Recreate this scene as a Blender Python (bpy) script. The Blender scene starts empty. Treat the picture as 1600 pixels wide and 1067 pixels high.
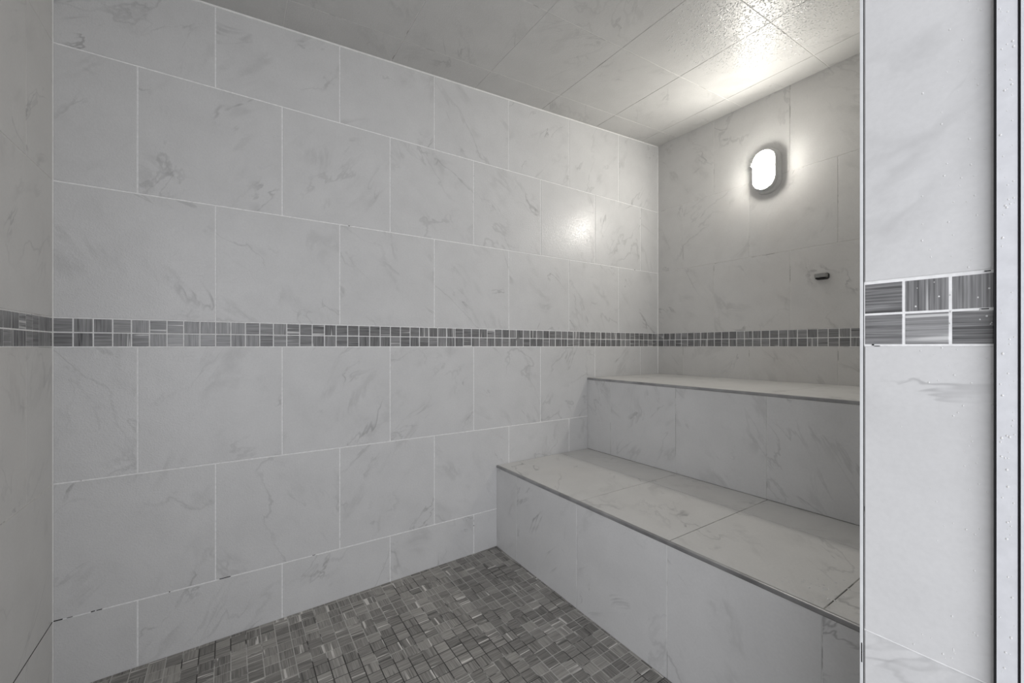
import bpy, bmesh, math, random
from mathutils import Vector, Matrix
random.seed(7)
S = bpy.context.scene
COL = S.collection
CZ = 1.12                       # camera height (the horizon runs along the underside of the mosaic band)
XL, XR, YB, YF = -0.485, 2.671, 2.0, 0.236      # left, right, back and inner front wall faces
XJ = 0.81                       # right side of the doorway
T = 0.4575                      # large tile pitch
MP = 0.0491                     # mosaic pitch
XB1, XB2 = 1.244, 1.944         # front faces of the lower and the upper bench
ZB1, ZB2 = CZ - 0.668, CZ - 0.2054
CS = 0.0636                     # ceiling rise per metre
def ceil_z(x): return CZ + 1.4985 + CS * (x - XR)

# ------------------------------------------------------------------ materials
class NT:
    def __init__(s, name):
        s.m = bpy.data.materials.new(name); s.m.use_nodes = True
        s.t = s.m.node_tree; s.b = s.t.nodes['Principled BSDF']
    def n(s, kind, **kw):
        nd = s.t.nodes.new(kind)
        for k, v in kw.items():
            if k in nd.inputs: nd.inputs[k].default_value = v
            else: setattr(nd, k, v)
        return nd
    def l(s, a, b): s.t.links.new(a, b)
    def math(s, op, a, b=None, clamp=False):
        nd = s.t.nodes.new('ShaderNodeMath'); nd.operation = op; nd.use_clamp = clamp
        for i, v in enumerate((a, b)):
            if v is None: continue
            if isinstance(v, (int, float)): nd.inputs[i].default_value = v
            else: s.l(v, nd.inputs[i])
        return nd.outputs[0]
    def rng(s, v, a, b, c, d, smooth=False):
        nd = s.t.nodes.new('ShaderNodeMapRange')
        nd.interpolation_type = 'SMOOTHSTEP' if smooth else 'LINEAR'
        s.l(v, nd.inputs[0])
        for i, x in enumerate((a, b, c, d)): nd.inputs[i + 1].default_value = x
        return nd.outputs[0]
    def mix(s, f, a, b):
        nd = s.t.nodes.new('ShaderNodeMix'); nd.data_type = 'RGBA'
        if isinstance(f, (int, float)): nd.inputs[0].default_value = f
        else: s.l(f, nd.inputs[0])
        for i, v in ((6, a), (7, b)):
            if isinstance(v, tuple): nd.inputs[i].default_value = (*v, 1)
            else: s.l(v, nd.inputs[i])
        return nd.outputs[2]
    def noise(s, vec, scale, detail=4, rough=0.55, dist=0.0):
        nd = s.n('ShaderNodeTexNoise', Scale=scale, Detail=detail, Roughness=rough, Distortion=dist)
        s.l(vec, nd.inputs['Vector']); return nd.outputs['Fac']

def marble(name, base=(0.685, 0.685, 0.687), rough=0.22, drops=0.0, vein=1.0, warm=0.0):
    k = NT(name)
    uv = k.n('ShaderNodeUVMap', uv_map='tile').outputs[0]
    obj = k.n('ShaderNodeTexCoord').outputs['Object']
    mpv = k.n('ShaderNodeMapping'); mpv.vector_type = 'TEXTURE'; mpv.inputs['Rotation'].default_value = (0, 0, math.radians(48))
    mpv.inputs['Scale'].default_value = (1.45, 0.75, 1); uv0 = uv; k.l(uv, mpv.inputs[0]); uv = mpv.outputs[0]
    # thin broken veins: the zero line of a warped noise, shown only in patches
    v1 = k.noise(uv, 3.1, 5, 0.55, 0.7)
    line = k.rng(k.math('ABSOLUTE', k.math('SUBTRACT', v1, 0.5)), 0.0, 0.016, 1, 0, True)
    m1 = k.rng(k.noise(uv, 4.3, 3, 0.5), 0.54, 0.70, 0, 1, True)
    soft = k.rng(k.math('ABSOLUTE', k.math('SUBTRACT', k.noise(uv, 2.4, 6, 0.6, 1.1), 0.48)), 0.0, 0.06, 1, 0, True)
    m2 = k.rng(k.noise(uv, 6.0, 3, 0.5), 0.48, 0.72, 0, 1, True)
    cloud = k.rng(k.noise(uv0, 7.0, 5, 0.6), 0.35, 0.75, 0, 1)
    a = k.mix(k.math('MULTIPLY', cloud, 0.20), base, tuple(c * 0.62 for c in base))
    a = k.mix(k.math('MULTIPLY', k.math('MULTIPLY', soft, m2), 0.30 * vein), a, tuple(c * 0.55 for c in base))
    a = k.mix(k.math('MULTIPLY', k.math('MULTIPLY', line, m1), 0.52 * vein), a, (0.27, 0.27, 0.275))
    thread = k.rng(k.math('ABSOLUTE', k.math('SUBTRACT', k.noise(uv, 1.5, 6, 0.55, 0.5), 0.52)), 0.0, 0.010, 1, 0, True)
    m3 = k.rng(k.noise(uv, 3.0, 2, 0.5), 0.42, 0.62, 0, 1, True)
    a = k.mix(k.math('MULTIPLY', k.math('MULTIPLY', thread, m3), 0.26 * vein), a, (0.27, 0.27, 0.275))
    a = k.mix(k.math('MULTIPLY', k.rng(k.noise(uv0, 130, 2, 0.6), 0.35, 0.7, 0, 1), 0.10), a, tuple(c * 0.6 for c in base))
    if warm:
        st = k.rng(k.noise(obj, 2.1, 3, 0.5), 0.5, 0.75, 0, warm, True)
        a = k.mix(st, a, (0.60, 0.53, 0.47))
    k.l(a, k.b.inputs['Base Color'])
    k.b.inputs['Roughness'].default_value = rough; k.b.inputs['Specular IOR Level'].default_value = 0.28
    # condensation beads / very fine unevenness of the glaze
    fine = k.noise(obj, 240, 2, 0.5)
    h = fine
    bump = k.n('ShaderNodeBump', Strength=0.10, Distance=0.0008)
    if drops:
        vo = k.n('ShaderNodeTexVoronoi', Scale=200.0, Randomness=1.0); vo.feature = 'SMOOTH_F1'
        k.l(obj, vo.inputs['Vector'])
        vo2 = k.n('ShaderNodeTexVoronoi', Scale=410.0, Randomness=1.0)
        k.l(obj, vo2.inputs['Vector'])
        h = k.math('ADD', k.rng(vo.outputs['Distance'], 0.0, 0.55, 1, 0, True), k.math('MULTIPLY', k.rng(vo2.outputs['Distance'], 0.0, 0.5, 1, 0, True), 0.45))
        bump.inputs['Strength'].default_value = 1.0; bump.inputs['Distance'].default_value = drops
    k.l(h, bump.inputs['Height']); k.l(bump.outputs[0], k.b.inputs['Normal'])
    return k.m

def grout(name, base, dark, amount, scale=14, edge=False):
    k = NT(name)
    obj = k.n('ShaderNodeTexCoord').outputs['Object']
    f = k.rng(k.noise(obj, scale, 4, 0.6), 1 - amount - 0.03, 1 - amount + 0.03, 0, 1, True)
    if edge:
        sp = k.n('ShaderNodeSeparateXYZ'); k.l(obj, sp.inputs[0])
        w = k.math('MAXIMUM', k.rng(sp.outputs[1], 1.45, 1.85, 0, 0.14), k.rng(sp.outputs[0], 0.75, 1.15, 0, 0.12))
        f = k.rng(k.math('ADD', k.noise(obj, scale, 4, 0.6), w), 1 - amount - 0.03, 1 - amount + 0.05, 0, 1, True)
    g = k.rng(k.noise(obj, 90, 3), 0.3, 0.7, 0.88, 1.04)
    a = k.mix(f, base, dark)
    mu = k.n('ShaderNodeVectorMath', operation='SCALE'); k.l(a, mu.inputs[0]); k.l(g, mu.inputs[3])
    k.l(mu.outputs[0], k.b.inputs['Base Color']); k.b.inputs['Roughness'].default_value = 0.8
    return k.m

def mosaic(name, lo, hi, streak, rough=0.45, tone=0.40):
    """wood-look mosaic: streaks along the tile's own u axis, tone from the tile's random number"""
    k = NT(name)
    uv = k.n('ShaderNodeUVMap', uv_map='tile').outputs[0]
    rn = k.n('ShaderNodeSeparateXYZ'); k.l(k.n('ShaderNodeUVMap', uv_map='rnd').outputs[0], rn.inputs[0])
    mp = k.n('ShaderNodeMapping'); mp.inputs['Scale'].default_value = (9, 130, 1); k.l(uv, mp.inputs[0])
    mp2 = k.n('ShaderNodeMapping'); mp2.inputs['Scale'].default_value = (5, 420, 1); k.l(uv, mp2.inputs[0])
    mp3 = k.n('ShaderNodeMapping'); mp3.inputs['Scale'].default_value = (3, 62, 1); k.l(uv, mp3.inputs[0])
    g = k.noise(mp.outputs[0], 1.0, 4, 0.6, 0.35)
    f = k.noise(mp2.outputs[0], 1.0, 3, 0.6, 0.2)
    w = k.noise(mp3.outputs[0], 1.0, 2, 0.5, 0.3)
    t = k.math('ADD', k.math('MULTIPLY', k.rng(g, 0.34, 0.66, 0, 1), 0.36), k.math('MULTIPLY', k.rng(f, 0.40, 0.60, 0, 1), 0.40))
    t = k.math('ADD', t, k.math('MULTIPLY', k.math('POWER', rn.outputs[0], 1.5), tone), True)
    a = k.mix(t, lo, hi)
    a = k.mix(k.math('MULTIPLY', k.rng(w, 0.60, 0.66, 0, 1, True), rn.outputs[1]), a, streak)
    a = k.mix(k.math('MULTIPLY', k.rng(w, 0.36, 0.31, 0, 1, True), 0.6), a, tuple(c * 0.55 for c in lo))
    k.l(a, k.b.inputs['Base Color']); k.b.inputs['Roughness'].default_value = rough
    bump = k.n('ShaderNodeBump', Strength=0.25, Distance=0.0006)
    k.l(f, bump.inputs['Height']); k.l(bump.outputs[0], k.b.inputs['Normal'])
    return k.m

def plain(name, col, rough=0.5, metal=0.0, var=0.06, scale=40, bump=0.0):
    k = NT(name)
    obj = k.n('ShaderNodeTexCoord').outputs['Object']
    f = k.rng(k.noise(obj, scale, 4), 0.3, 0.7, 0, 1)
    k.l(k.mix(f, tuple(c * (1 - var) for c in col), tuple(min(1, c * (1 + var)) for c in col)), k.b.inputs['Base Color'])
    k.b.inputs['Roughness'].default_value = rough; k.b.inputs['Metallic'].default_value = metal
    if bump:
        b = k.n('ShaderNodeBump', Strength=0.5, Distance=bump)
        k.l(k.noise(obj, scale * 8, 2), b.inputs['Height']); k.l(b.outputs[0], k.b.inputs['Normal'])
    return k.m

M_WALL = marble('marble wall tile', drops=0.00035)
M_JAMB = marble('dry marble wall tile', vein=0.9)
M_WALLW = marble('marble wall tile with lamp tint and stain', base=(0.675, 0.668, 0.655), rough=0.3, warm=0.10)  # same marble, warm lamp tint put into its base colour, plus faint stains
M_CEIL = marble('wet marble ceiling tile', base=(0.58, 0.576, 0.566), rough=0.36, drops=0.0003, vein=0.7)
M_SEAT = marble('marble bench tile', base=(0.70, 0.693, 0.678), rough=0.32, warm=0.10, vein=1.2)
M_RISE = marble('marble riser tile', base=(0.685, 0.685, 0.685), rough=0.35, vein=1.15)
G_WHITE = grout('white grout', (0.90, 0.90, 0.90), (0.30, 0.30, 0.30), 0.32)
G_WARM = grout('pale grout', (0.76, 0.75, 0.73), (0.40, 0.39, 0.37), 0.40, 6)
G_DARK = grout('stained bench grout', (0.10, 0.095, 0.09), (0.42, 0.41, 0.39), 0.45, 7)
G_RISE = grout('riser grout', (0.40, 0.40, 0.39), (0.74, 0.74, 0.73), 0.5, 5)
G_FLOOR = grout('floor grout', (0.06, 0.058, 0.055), (0.52, 0.51, 0.49), 0.45, 6, True)
M_MOS = mosaic('grey wood-look mosaic', (0.07, 0.07, 0.072), (0.36, 0.36, 0.365), (0.60, 0.60, 0.60), 0.22)
M_FLOOR = mosaic('floor wood-look mosaic', (0.085, 0.082, 0.077), (0.40, 0.385, 0.36), (0.68, 0.66, 0.63), 0.5, 0.5)
M_CAULK = plain('white caulk', (0.84, 0.84, 0.83), 0.55)
M_TRIM = plain('brushed edge profile', (0.34, 0.34, 0.345), 0.38, 0.55, 0.25, 9)
M_JTRIM = plain('pale corner profile', (0.78, 0.79, 0.80), 0.35, 0.15)
M_ALU = plain('satin aluminium', (0.74, 0.75, 0.78), 0.42, 0.25, 0.05, 60, 0.0002)
M_RUBBER = plain('black rubber', (0.025, 0.025, 0.03), 0.6)
M_GAP = plain('open dark joint', (0.012, 0.012, 0.012), 0.9)
M_PLAST = plain('light grey lamp plastic', (0.56, 0.56, 0.55), 0.4)
M_SENS = plain('grey sensor body', (0.30, 0.30, 0.29), 0.4)
M_SENSD = plain('dark sensor plate', (0.05, 0.05, 0.048), 0.5)
M_PLASTER = plain('painted plaster', (0.75, 0.75, 0.74), 0.7)
k = NT('lit diffuser')
k.b.inputs['Base Color'].default_value = (0.9, 0.9, 0.88, 1)
k.b.inputs['Emission Color'].default_value = (1.0, 0.965, 0.89, 1)
LAMP = 110.0
k.b.inputs['Emission Strength'].default_value = LAMP
M_LENS = k.m
k = NT('water drop')
k.b.inputs['Base Color'].default_value = (0.70, 0.70, 0.695, 1); k.b.inputs['Roughness'].default_value = 0.03
k.b.inputs['IOR'].default_value = 1.4
M_WATER = k.m

# ------------------------------------------------------------------ mesh helpers
class MB:
    def __init__(s, *mats):
        s.mats = list(mats); s.v = []; s.f = []; s.mi = []; s.uv = []; s.rn = []
    def face(s, pts, mi, uvs=None, rnd=(0.5, 0.5)):
        i = len(s.v); s.v += [tuple(p) for p in pts]; n = len(pts)
        s.f.append(tuple(range(i, i + n))); s.mi.append(mi)
        s.uv.append(uvs or [(p[0] + p[1], p[2]) for p in pts]); s.rn.append(rnd)
    def box(s, lo, hi, mi=0, mat=None):
        x0, y0, z0 = lo; x1, y1, z1 = hi
        P = [Vector(p) for p in ((x0,y0,z0),(x1,y0,z0),(x1,y1,z0),(x0,y1,z0),(x0,y0,z1),(x1,y0,z1),(x1,y1,z1),(x0,y1,z1))]
        if mat: P = [mat @ p for p in P]
        for q in ((0,3,2,1),(4,5,6,7),(0,1,5,4),(1,2,6,5),(2,3,7,6),(3,0,4,7)):
            s.face([P[i] for i in q], mi)
    def tile(s, O, U, V, N, r, mi, gap, depth, mos=False, turn=None):
        u0, u1, v0, v1 = r
        g = gap / 2; u0 += g; u1 -= g; v0 += g; v1 -= g
        if u1 - u0 < 0.003 or v1 - v0 < 0.003: return
        c = min(0.0009, (u1 - u0) / 5)
        at = lambda u, v, d: O + U * u + V * v + N * d
        ou, ov = random.uniform(0, 60), random.uniform(0, 60)
        rot = random.random() < 0.5 if mos else False
        if turn is not None: rot = turn
        fl, fm = (random.choice((-1, 1)), random.choice((-1, 1))) if not mos else (1, 1)
        def uv(u, v):
            a, b = fl * (u - u0), fm * (v - v0)
            if rot: a, b = b, a
            return (a + ou, b + ov)
        rnd = (random.random(), 1.0 if random.random() < 0.45 else 0.15)
        ring = lambda i, d: [(u0 + i, v0 + i, d), (u1 - i, v0 + i, d), (u1 - i, v1 - i, d), (u0 + i, v1 - i, d)]
        a, b, d = ring(c, 0), ring(0, -c), ring(0, -depth)
        s.face([at(*p) for p in a], mi, [uv(p[0], p[1]) for p in a], rnd)
        for k in range(4):
            j = (k + 1) % 4
            for p, q in ((b, a), (d, b)):
                w = [p[k], p[j], q[j], q[k]]
                s.face([at(*x) for x in w], mi, [uv(x[0], x[1]) for x in w], rnd)
    def build(s, name, parent=None):
        me = bpy.data.meshes.new(name)
        me.from_pydata(s.v, [], s.f)
        for m in s.mats: me.materials.append(m)
        me.polygons.foreach_set('material_index', s.mi)
        for nm, dat in (('tile', [c for f in s.uv for c in f]), ('rnd', [r for f, r in zip(s.f, s.rn) for _ in f])):
            L = me.uv_layers.new(name=nm)
            L.data.foreach_set('uv', [x for c in dat for x in c])
        me.update()
        o = bpy.data.objects.new(name, me); COL.objects.link(o)
        if parent: o.parent = parent
        return o

def struct(o, label, cat):
    o['kind'] = 'structure'; o['label'] = label; o['category'] = cat; return o
def thing(name, label, cat, loc=(0, 0, 0)):
    o = bpy.data.objects.new(name, None); o.location = loc; o.empty_display_size = 0.1
    COL.objects.link(o); o['label'] = label; o['category'] = cat; return o

def edges(phase, lo, hi, pitch=T, minw=0.006):
    e = [lo]; kk = math.ceil((lo - phase) / pitch)
    while phase + kk * pitch < hi - minw:
        x = phase + kk * pitch
        if x > lo + minw: e.append(x)
        kk += 1
    return e + [hi]
def rects(rows, lo, hi, pitch=T):
    out = []
    for v0, v1, ph in rows:
        e = edges(ph, lo, hi, pitch)
        out += [(a, b, v0, v1) for a, b in zip(e, e[1:])]
    return out

X, Y, Z = Vector((1, 0, 0)), Vector((0, 1, 0)), Vector((0, 0, 1))
GD = 0.0016   # grout sits this far below the tile faces
def slab(mb, O, U, V, N, r, mi, thick, front=GD):
    u0, u1, v0, v1 = r
    at = lambda u, v, d: O + U * u + V * v + N * d
    P = [at(u, v, d) for d in (-thick, -front) for u, v in ((u0, v0), (u1, v0), (u1, v1), (u0, v1))]
    for q in ((0,3,2,1),(4,5,6,7),(0,1,5,4),(1,2,6,5),(2,3,7,6),(3,0,4,7)):
        mb.face([P[i] for i in q], mi)
def wall(name, O, U, V, rs, ext, mats, gap=0.004, thick=0.1, build=True, mb=None, mos=False, front=GD):
    N = U.cross(V).normalized()
    mb = mb or MB(*mats)
    slab(mb, O, U, V, N, ext, 1, thick, front)
    for r in rs: mb.tile(O, U, V, N, r, 0, gap, front + 0.0005, mos)
    return mb.build(name) if build else mb

# row heights shared by the walls
B0, B1 = CZ - 0.002, CZ + 0.0955                 # mosaic band
R = [CZ - 1.30, CZ - 0.912, CZ - 0.457, B0, B1, CZ + 0.549, CZ + 1.0065]
TOP = CZ + 1.56
def rows(pa, pb, z0=None):
    r = [(R[0], R[1], pa), (R[1], R[2], pb), (R[2], R[3], pa), (R[4], R[5], pb), (R[5], R[6], pa), (R[6], TOP, pb)]
    return r

# ------------------------------------------------------------------ room shell
pa = -0.273
o = wall('wall_back', Vector((0, YB, 0)), X, Z, rects(rows(pa, pa + T / 2), XL, XR), (XL - 0.1, XR + 0.1, R[0], TOP), (M_WALL, G_WHITE, M_GAP), 0.005, build=False)
for a, b, h in ((-0.484, -0.462, 0.0012), (-0.452, -0.438, 0.0005), (-0.394, -0.384, 0.0011), (-0.380, -0.366, 0.0008), (-0.186, -0.182, 0.0011), (-0.032, 0.004, 0.0010), (0.30, 0.312, 0.0006)):
    o.box((a, YB - 0.0004, R[1] + 0.0006 - h), (b, YB + 0.004, R[1] + 0.0006 + h), 2)
o = o.build('wall_back')
struct(o, 'back wall of large pale marble tiles with white grout, left of the benches', 'wall')
pr = -0.875
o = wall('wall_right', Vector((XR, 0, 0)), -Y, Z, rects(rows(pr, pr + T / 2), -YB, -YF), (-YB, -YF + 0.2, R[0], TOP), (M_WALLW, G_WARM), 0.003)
struct(o, 'warm grey marble tiled end wall behind the upper bench, carrying the lamp', 'wall')
pl = 1.7835
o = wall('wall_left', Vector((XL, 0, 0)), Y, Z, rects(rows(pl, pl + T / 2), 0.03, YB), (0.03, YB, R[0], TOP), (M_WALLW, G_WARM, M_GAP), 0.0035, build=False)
o.box((XL - 0.004, 0.9, R[1] - 0.0009), (XL + 0.0003, YB - 0.002, R[1] + 0.0009), 2)
o = o.build('wall_left')
struct(o, 'narrow slice of marble tiled wall at the left edge', 'wall')

# mosaic bands: two rows of small wood-look tiles
def band(name, O, U, lo, hi, phase, label):
    e = edges(phase, lo, hi, MP)
    h = (B1 - B0) / 2
    rs = [(a, b, B0 + j * h, B0 + (j + 1) * h) for j in range(2) for a, b in zip(e, e[1:])]
    o = wall(name, O, U, Z, rs, (lo, hi, B0, B1), (M_MOS, G_WHITE), 0.0038, 0.0016, mos=True, front=0.0010)
    return struct(o, label, 'tile border')
band('trim_1', Vector((0, YB, 0)), X, XL, XR - 0.001, -0.437, 'long grey mosaic band running along the back wall')
band('trim_2', Vector((XR, 0, 0)), -Y, -YB + 0.001, -YF, -1.852, 'short grey mosaic band on the end wall above the upper bench')
band('trim_3', Vector((XL, 0, 0)), Y, 1.0, YB - 0.001, 1.951 - 0.02, 'piece of grey mosaic band on the wall at the left edge')

# ceiling: rises towards the lamp wall, straight stacked tiles
CU = Vector((1, 0, CS)); CO = Vector((0, 0, ceil_z(0)))
ex = edges(0.1875, XL, XR); ey = [-y for y in (2.0, 1.829, 1.371, 0.913, 0.455, 0.03)]
rs = [(a, b, c, d) for a, b in zip(ex, ex[1:]) for c, d in zip(ey, ey[1:])]
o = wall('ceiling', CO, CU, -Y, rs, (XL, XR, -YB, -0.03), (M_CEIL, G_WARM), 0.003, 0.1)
struct(o, 'sloping ceiling of large marble tiles, beaded with condensation near the lamp', 'ceiling')

# floor: falls gently away from the bench corner
FA, FB = 0.0195, 0.0165
FU, FV = Vector((1, 0, FA)), Vector((0, 1, FB))
FO = Vector((XB1, YB, 0.0))
fe = edges(-0.012, XL - XB1, 0.0, MP); fy = edges(-0.018, 0.03 - YB, 0.0, MP)
rs = [(a, b, c, d) for a, b in zip(fe, fe[1:]) for c, d in zip(fy, fy[1:])]
o = wall('floor', FO, FU, FV, rs, (XL - XB1, 0.0, 0.03 - YB, 0.0), (M_FLOOR, G_FLOOR), 0.0032, 0.1, mos=True, front=0.0012)
struct(o, 'floor of small dark grey wood-look mosaic tiles', 'floor')

# front wall with the doorway the picture is taken through
mb = MB(M_JAMB, G_WHITE, M_PLASTER)
mb.box((XJ + GD, 0.031, R[0]), (XR, YF - GD, TOP), 1)
mb.box((XL, 0.031, CZ + 1.12), (XJ + GD, YF - GD, TOP), 1)
mb.box((XL, 0.031, R[0]), (XJ + GD, YF - GD, 0.02), 1)
pf = -0.95
N = Y
for r in rects(rows(pf, pf + T / 2), -XR, -XJ - 0.004): mb.tile(Vector((0, YF, 0)), -X, Z, N, r, 0, 0.004, 0.002)
for r in rects([(CZ + 1.12, TOP, pf)], -XJ, -XL): mb.tile(Vector((0, YF, 0)), -X, Z, N, r, 0, 0.004, 0.002)
JR = [(0.02, CZ - 0.893), (CZ - 0.893, CZ - 0.4355), (CZ - 0.4355, CZ + 0.001), (CZ + 0.098, CZ + 0.555), (CZ + 0.555, CZ + 1.0125), (CZ + 1.0125, CZ + 1.12)]
for a, b in JR: mb.tile(Vector((XJ, 0, 0)), -Y, Z, -X, (-0.2325, -0.031, a, b), 0, 0.0022, 0.002)
o = mb.build('wall_front')
struct(o, 'bright marble tiled side of the doorway at the right edge', 'wall')
# mosaic on the doorway side
mb = MB(M_MOS, G_WHITE, M_GAP)
slab(mb, Vector((XJ, 0, 0)), -Y, Z, -X, (-0.2325, -0.0985, CZ + 0.001, CZ + 0.098), 1, 0.0016, 0.0006)
for a, b in ((-0.2325, -0.1863), (-0.1863, -0.1388), (-0.1388, -0.0985)):
    for c, d in ((CZ + 0.0015, CZ + 0.0485), (CZ + 0.0485, CZ + 0.0958)):
        mb.tile(Vector((XJ, 0, 0)), -Y, Z, -X, (a, b, c, d), 0, 0.0026, 0.0012, True, c > CZ + 0.03 and a > -0.2)
for a, b, c, d in ((-0.112, -0.104, 0.0478, 0.0492), (-0.108, -0.1025, 0.0966, 0.0978), (-0.2225, -0.2200, 0.0012, 0.0034), (-0.2195, -0.2130, 0.0002, 0.0010)):
    mb.box((XJ - 0.0001, -b, CZ + c), (XJ + 0.0005, -a, CZ + d), 2)
o = mb.build('trim_4'); struct(o, 'six grey mosaic tiles on the bright doorway side, nearest to the viewer', 'tile border')

# corner profile of the doorway
mb = MB(M_JTRIM, M_GAP)
mb.box((XJ - 0.0012, 0.2328, 0.02), (XJ + 0.006, YF + 0.0008, CZ + 1.12), 0)
mb.box((XJ - 0.0006, 0.2322, 0.02), (XJ + 0.004, 0.2329, CZ + 1.12), 1)
mb.box((XJ - 0.0014, 0.2338, CZ - 0.487), (XJ, 0.2352, CZ - 0.457), 1)
o = mb.build('trim_5'); struct(o, 'thin pale vertical edge strip where the doorway meets the steam room', 'trim')

# door frame
d = thing('door_1', 'satin metal door frame with black gaskets at the right edge', 'door frame', (XJ, 0.08, 0.02)); d['kind'] = 'structure'
def child(mb, name, par, label=None):
    o = mb.build(name); o.parent = par; o.matrix_parent_inverse = Matrix.Translation(-par.location)
    if label: o['label'] = label
    return o
z0, z1 = 0.021, CZ + 1.119
mb = MB(M_ALU); mb.box((XJ - 0.015, 0.0790, z0), (XJ, 0.0958, z1)); child(mb, 'frame_profile', d)
mb = MB(M_ALU); mb.box((XJ - 0.017, 0.0400, z0), (XJ, 0.0762, z1)); child(mb, 'frame_profile', d)
mb = MB(M_RUBBER); mb.box((XJ - 0.009, 0.0961, z0), (XJ, 0.0990, z1)); child(mb, 'gasket', d, 'black rubber gasket beside the tiles')
mb = MB(M_RUBBER); mb.box((XJ - 0.010, 0.0763, z0), (XJ, 0.0789, z1)); child(mb, 'gasket', d, 'black rubber gasket between the metal profiles')

# caulk lines in the corners
def bead(mb, a, b, r, mi=0):
    a, b = Vector(a), Vector(b); d = (b - a).normalized()
    p = d.orthogonal().normalized(); q = d.cross(p)
    n = 8
    A = [a + (p * math.cos(t) + q * math.sin(t)) * r for t in (2 * math.pi * i / n for i in range(n))]
    B = [x + (b - a) for x in A]
    for i in range(n): mb.face([A[i], A[(i + 1) % n], B[(i + 1) % n], B[i]], mi)
    mb.face(A[::-1], mi); mb.face(B, mi)
mb = MB(M_CAULK)
bead(mb, (XL, YB, ceil_z(XL) - 0.001), (XR, YB, ceil_z(XR) - 0.001), 0.0045)
bead(mb, (XR, YB, ZB2), (XR, YB, ceil_z(XR)), 0.004)
bead(mb, (XL, YB, 0.0), (XL, YB, ceil_z(XL)), 0.0022)
o = mb.build('trim_6'); struct(o, 'white caulk beads along the corners of the back wall', 'caulk')

# ------------------------------------------------------------------ benches
by = [-YB, -1.80, -1.346, -0.895, -0.441, -YF]
def bench(name, label, xf, xb, ztop, zbot, seatcols, gap):
    t = thing(name, label, 'bench', (xf, (YB + YF) / 2, max(zbot, 0.0)))
    mb = MB(M_SEAT, G_DARK)
    sy = [-YB, -1.338, -0.892, -0.441, -YF]
    rs = [(a, b, -d, -c) for a, b in zip(seatcols, seatcols[1:]) for c, d in zip(sy, sy[1:])]
    wall('', Vector((0, 0, ztop)), X, Y, rs, (xf + 0.009, xb, YF, YB), None, 0.0028, 0.03, False, mb)
    child(mb, 'seat', t)
    mb = MB(M_RISE, G_RISE)
    rs = [(a, b, zbot, ztop - 0.012) for a, b in zip(by, by[1:])]
    wall('', Vector((xf, 0, 0)), -Y, Z, rs, (-YB, -YF, zbot, ztop - 0.0125), None, 0.0024, 0.03, False, mb)
    child(mb, 'riser', t)
    mb = MB(M_TRIM)
    # rounded-over metal nosing: section polygon swept along the edge
    sec = [(xf + 0.0095, ztop - 0.013), (xf - 0.0006, ztop - 0.013), (xf - 0.0018, ztop - 0.010), (xf - 0.0018, ztop - 0.002), (xf - 0.0002, ztop + 0.0004), (xf + 0.003, ztop + 0.0008), (xf + 0.0095, ztop + 0.0006)]
    A = [Vector((x, YF, z)) for x, z in sec]; B = [Vector((x, YB, z)) for x, z in sec]
    for i in range(len(sec)):
        j = (i + 1) % len(sec); mb.face([A[i], B[i], B[j], A[j]], 0)
    mb.face(A, 0); mb.face(B[::-1], 0)
    child(mb, 'edge_trim', t, 'grey metal edge strip')
    return t
bench('steam_bench', 'lower built-in bench of marble tiles rising directly from the mosaic floor', XB1, XB2 + 0.03, ZB1, -0.06, [XB1 + 0.0095, 1.717, XB2], 0.003)
bench('steam_bench.001', 'upper built-in marble bench against the lamp wall, standing behind the lower bench', XB2, XR, ZB2, ZB1, [XB2 + 0.0095, XB2 + 0.465, XR], 0.003)

# ------------------------------------------------------------------ lamp
def capsule(w, h, n=12):
    """outline in (y, z): a rounded oblong w wide and h tall"""
    r = w / 2; s = h / 2 - r; pts = []
    for i in range(n + 1):
        a = math.pi * i / n; pts.append((r * math.cos(a), s + r * math.sin(a)))
    for i in range(n + 1):
        a = math.pi + math.pi * i / n; pts.append((r * math.cos(a), -s + r * math.sin(a)))
    return pts
def loft(mb, prof, mi=0, cap=True):
    """prof: list of (x offset from wall towards the room, width, height)"""
    rings = [[Vector((-x, p[0], p[1])) for p in capsule(w, h)] for x, w, h in prof]
    for a, b in zip(rings, rings[1:]):
        for i in range(len(a)):
            j = (i + 1) % len(a); mb.face([a[i], a[j], b[j], b[i]], mi)
    if cap: mb.face(rings[-1], mi)
LY, LZ = 1.224, CZ + 1.045
lamp = thing('wall_lamp', 'lit oblong white bulkhead lamp high on the end wall', 'lamp', (XR, LY, LZ))
def lpart(mb, name, label=None, smooth=True):
    o = mb.build(name, lamp)
    bm = bmesh.new(); bm.from_mesh(o.data); bmesh.ops.remove_doubles(bm, verts=bm.verts, dist=1e-6)
    bmesh.ops.recalc_face_normals(bm, faces=bm.faces); bm.to_mesh(o.data); bm.free()
    if smooth: o.data.shade_smooth() if hasattr(o.data, 'shade_smooth') else None
    if label: o['label'] = label
    return o
mb = MB(M_PLAST)
loft(mb, [(-0.0005, 0.160, 0.272), (0.012, 0.160, 0.272), (0.020, 0.157, 0.269), (0.026, 0.149, 0.261), (0.028, 0.136, 0.248)])
lpart(mb, 'base', 'grey plastic back box')
mb = MB(M_PLAST)
loft(mb, [(0.027, 0.134, 0.238), (0.047, 0.133, 0.237), (0.052, 0.130, 0.234), (0.0535, 0.123, 0.226), (0.050, 0.118, 0.221)], cap=False)
lpart(mb, 'bezel', 'grey plastic rim')
mb = MB(M_LENS)
loft(mb, [(0.048, 0.119, 0.222), (0.059, 0.117, 0.219), (0.066, 0.110, 0.210), (0.071, 0.098, 0.194), (0.0745, 0.080, 0.170), (0.0765, 0.052, 0.135), (0.077, 0.02, 0.09)])
lpart(mb, 'diffuser', 'glowing white diffuser')
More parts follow.
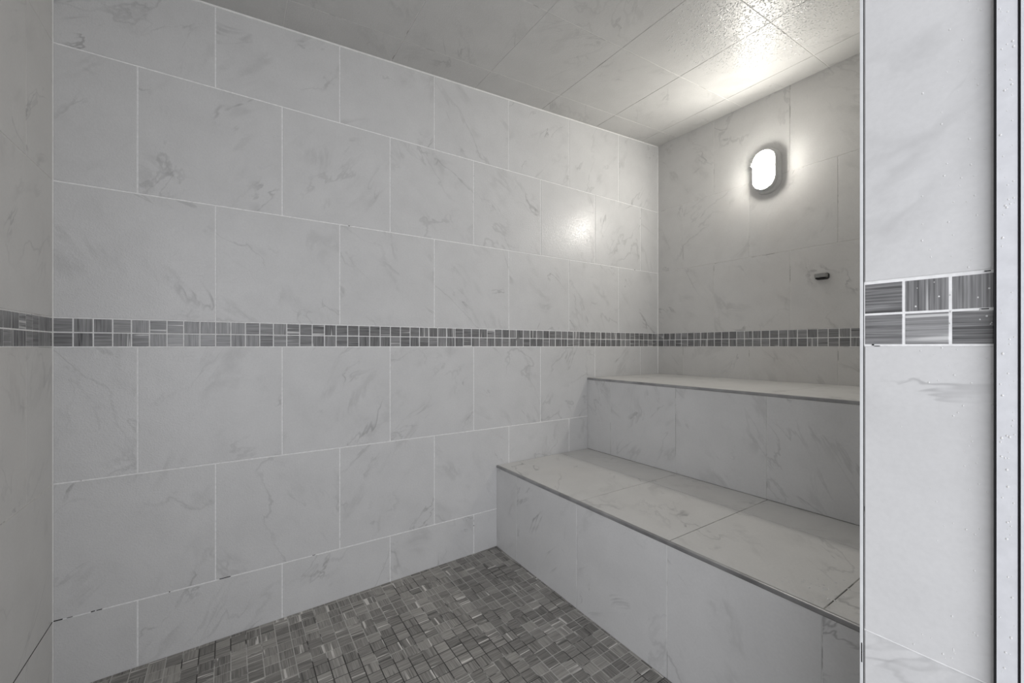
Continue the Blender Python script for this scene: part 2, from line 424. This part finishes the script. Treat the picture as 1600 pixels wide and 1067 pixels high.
mb = MB(M_PLAST); mb.box((-0.066, 0.056, 0.036), (-0.036, 0.068, 0.056)); lpart(mb, 'clip', None, False)

# ------------------------------------------------------------------ sensor
sz = CZ + 0.379
sen = thing('steam_sensor', 'small grey block sensor with dark plate on the end wall, below the lamp', 'sensor', (XR, 0.943, sz))
def roundbox(mb, lo, hi, r, n=4):
    x0, y0, z0 = lo; x1, y1, z1 = hi
    pts = []
    for cy, cz, a0 in ((y1 - r, z1 - r, 0), (y0 + r, z1 - r, 90), (y0 + r, z0 + r, 180), (y1 - r, z0 + r, 270)):
        for i in range(n + 1):
            a = math.radians(a0 + 90 * i / n); pts.append((cy + r * math.cos(a), cz + r * math.sin(a)))
    c = 0.0015
    A = [Vector((x1, *p)) for p in pts]; B = [Vector((x0 + c, *p)) for p in pts]
    my, mz = (y0 + y1) / 2, (z0 + z1) / 2
    C = [Vector((x0, my + (p[0] - my) * (1 - 2 * c / (y1 - y0)), mz + (p[1] - mz) * (1 - 2 * c / (z1 - z0)))) for p in pts]
    m = len(pts)
    for P, Q in ((A, B), (B, C)):
        for i in range(m): mb.face([P[i], Q[i], Q[(i + 1) % m], P[(i + 1) % m]], 0)
    mb.face(C[::-1], 0); mb.face(A, 0)
def spart(mb, name, label=None):
    o = mb.build(name, sen)
    bm = bmesh.new(); bm.from_mesh(o.data); bmesh.ops.remove_doubles(bm, verts=bm.verts, dist=1e-6)
    bmesh.ops.recalc_face_normals(bm, faces=bm.faces); bm.to_mesh(o.data); bm.free()
    if label: o['label'] = label
mb = MB(M_SENSD); roundbox(mb, (-0.010, -0.031, -0.0175), (0, 0.031, 0.0175), 0.012); spart(mb, 'plate', 'dark rounded back plate')
mb = MB(M_SENS); roundbox(mb, (-0.040, -0.026, -0.008), (-0.0095, 0.026, 0.014), 0.004); spart(mb, 'body', 'mid grey block')
mb = MB(M_GAP); roundbox(mb, (-0.036, -0.024, -0.0155), (-0.0095, 0.024, -0.0082), 0.003); spart(mb, 'vent', 'black slot underneath')

# ------------------------------------------------------------------ water drops
def drops(name, label, pts, O, U, V, seed):
    rr = random.Random(seed); N = U.cross(V)
    me = MB(M_WATER)
    for u, v, r, h in pts:
        c = O + U * u + V * v; n, m = 8, 3
        st = rr.uniform(0.9, 1.5)
        ring = []
        for j in range(m):
            a = math.pi / 2 * j / m
            ring.append([c + U * (r * math.cos(a) * math.cos(t)) + V * (r * st * math.cos(a) * math.sin(t)) + N * (h * math.sin(a) - 0.0001) for t in (2 * math.pi * i / n for i in range(n))])
        top = c + N * h
        for a, b in zip(ring, ring[1:]):
            for i in range(n): me.face([a[i], a[(i + 1) % n], b[(i + 1) % n], b[i]], 0)
        for i in range(n): me.face([ring[-1][i], ring[-1][(i + 1) % n], top], 0)
        me.face(ring[0][::-1], 0)
    o = me.build(name)
    bm = bmesh.new(); bm.from_mesh(o.data); bmesh.ops.remove_doubles(bm, verts=bm.verts, dist=1e-7)
    bm.to_mesh(o.data); bm.free(); o.data.shade_smooth()
    o['kind'] = 'stuff'; o['label'] = label; o['category'] = 'water drops'
    return o
rr = random.Random(3)
pts = []
for i in range(170):
    y = rr.uniform(0.102, 0.20); y = 0.10 + (y - 0.10) * rr.random() ** 0.7
    s = rr.choice((0.0007, 0.0009, 0.0012))
    pts.append((-y, CZ + rr.uniform(-0.55, 0.6), s, s * 0.5))
drops('water_droplets', 'clear water droplets on the bright marble doorway side', pts, Vector((XJ, 0, 0)), -Y, Z, 4)
pts = []
for i in range(110):
    s = rr.choice((0.0006, 0.0009, 0.0013))
    pts.append((-rr.uniform(0.081, 0.0935), CZ + rr.uniform(-0.5, 0.55), s, s * 0.6))
drops('water_droplets', 'clear water droplets on the metal door frame', pts, Vector((XJ - 0.015, 0, 0)), -Y, Z, 5)
pts = []
for i in range(46):
    s = rr.choice((0.0016, 0.0024, 0.0034))
    pts.append((max(1.262, rr.gauss(1.33, 0.045)), rr.gauss(0.465, 0.035), s, s * 0.5))
drops('water_droplets', 'scattered water droplets on the near end of the lower bench', pts, Vector((0, 0, ZB1)), X, Y, 6)

pts = []
while len(pts) < 5200:
    u, v = rr.uniform(-1.25, 1.25), rr.uniform(-1.25, 1.25)
    q = math.hypot(u, v)
    if rr.random() > min(1.0, max(0.0, (1.2 - q) / 0.5)): continue
    s = rr.uniform(0.0016, 0.0040)
    pts.append((1.95 + 0.42 * u, -(0.90 + 0.34 * v), s, s * rr.uniform(0.22, 0.50)))
drops('condensation_beads', 'beads of condensation on the ceiling in the glare of the lamp', pts, CO, CU, -Y, 8)

# ------------------------------------------------------------------ light
w = bpy.data.worlds.new('World'); S.world = w; w.use_nodes = True
bg = w.node_tree.nodes['Background']; bg.inputs[0].default_value = (0.945, 0.958, 1.0, 1); bg.inputs[1].default_value = 0.74
# unseen fill light added outside the doorway to brighten back wall and risers
L = bpy.data.lights.new('doorway_fill', 'AREA'); L.shape = 'RECTANGLE'; L.size = 2.6; L.size_y = 2.2
L.energy = 47; L.color = (0.945, 0.958, 1.0)
lo = bpy.data.objects.new('doorway_fill', L); COL.objects.link(lo)
lo.location = (-1.0, -1.4, 1.3); lo.rotation_euler = (math.radians(90), 0, math.radians(-27))

# ------------------------------------------------------------------ camera
cam = bpy.data.cameras.new('camera'); co = bpy.data.objects.new('camera', cam); COL.objects.link(co)
co.location = (0, 0, CZ); co.rotation_euler = (math.radians(90), 0, -math.atan2(0.559, 0.829))
cam.sensor_fit = 'HORIZONTAL'; cam.sensor_width = 36; cam.lens = 36 * 655 / 1600
cam.shift_y = 7.5 / 1600; cam.clip_start = 0.01
S.camera = co
vs = S.view_settings
vs.view_transform = 'Standard'; vs.look = 'None'; vs.gamma = 1; vs.use_curve_mapping = False; vs.exposure = 0.17
S.cycles.max_bounces = 10; S.cycles.diffuse_bounces = 7; S.cycles.glossy_bounces = 4
S.cycles.sample_clamp_indirect = 6
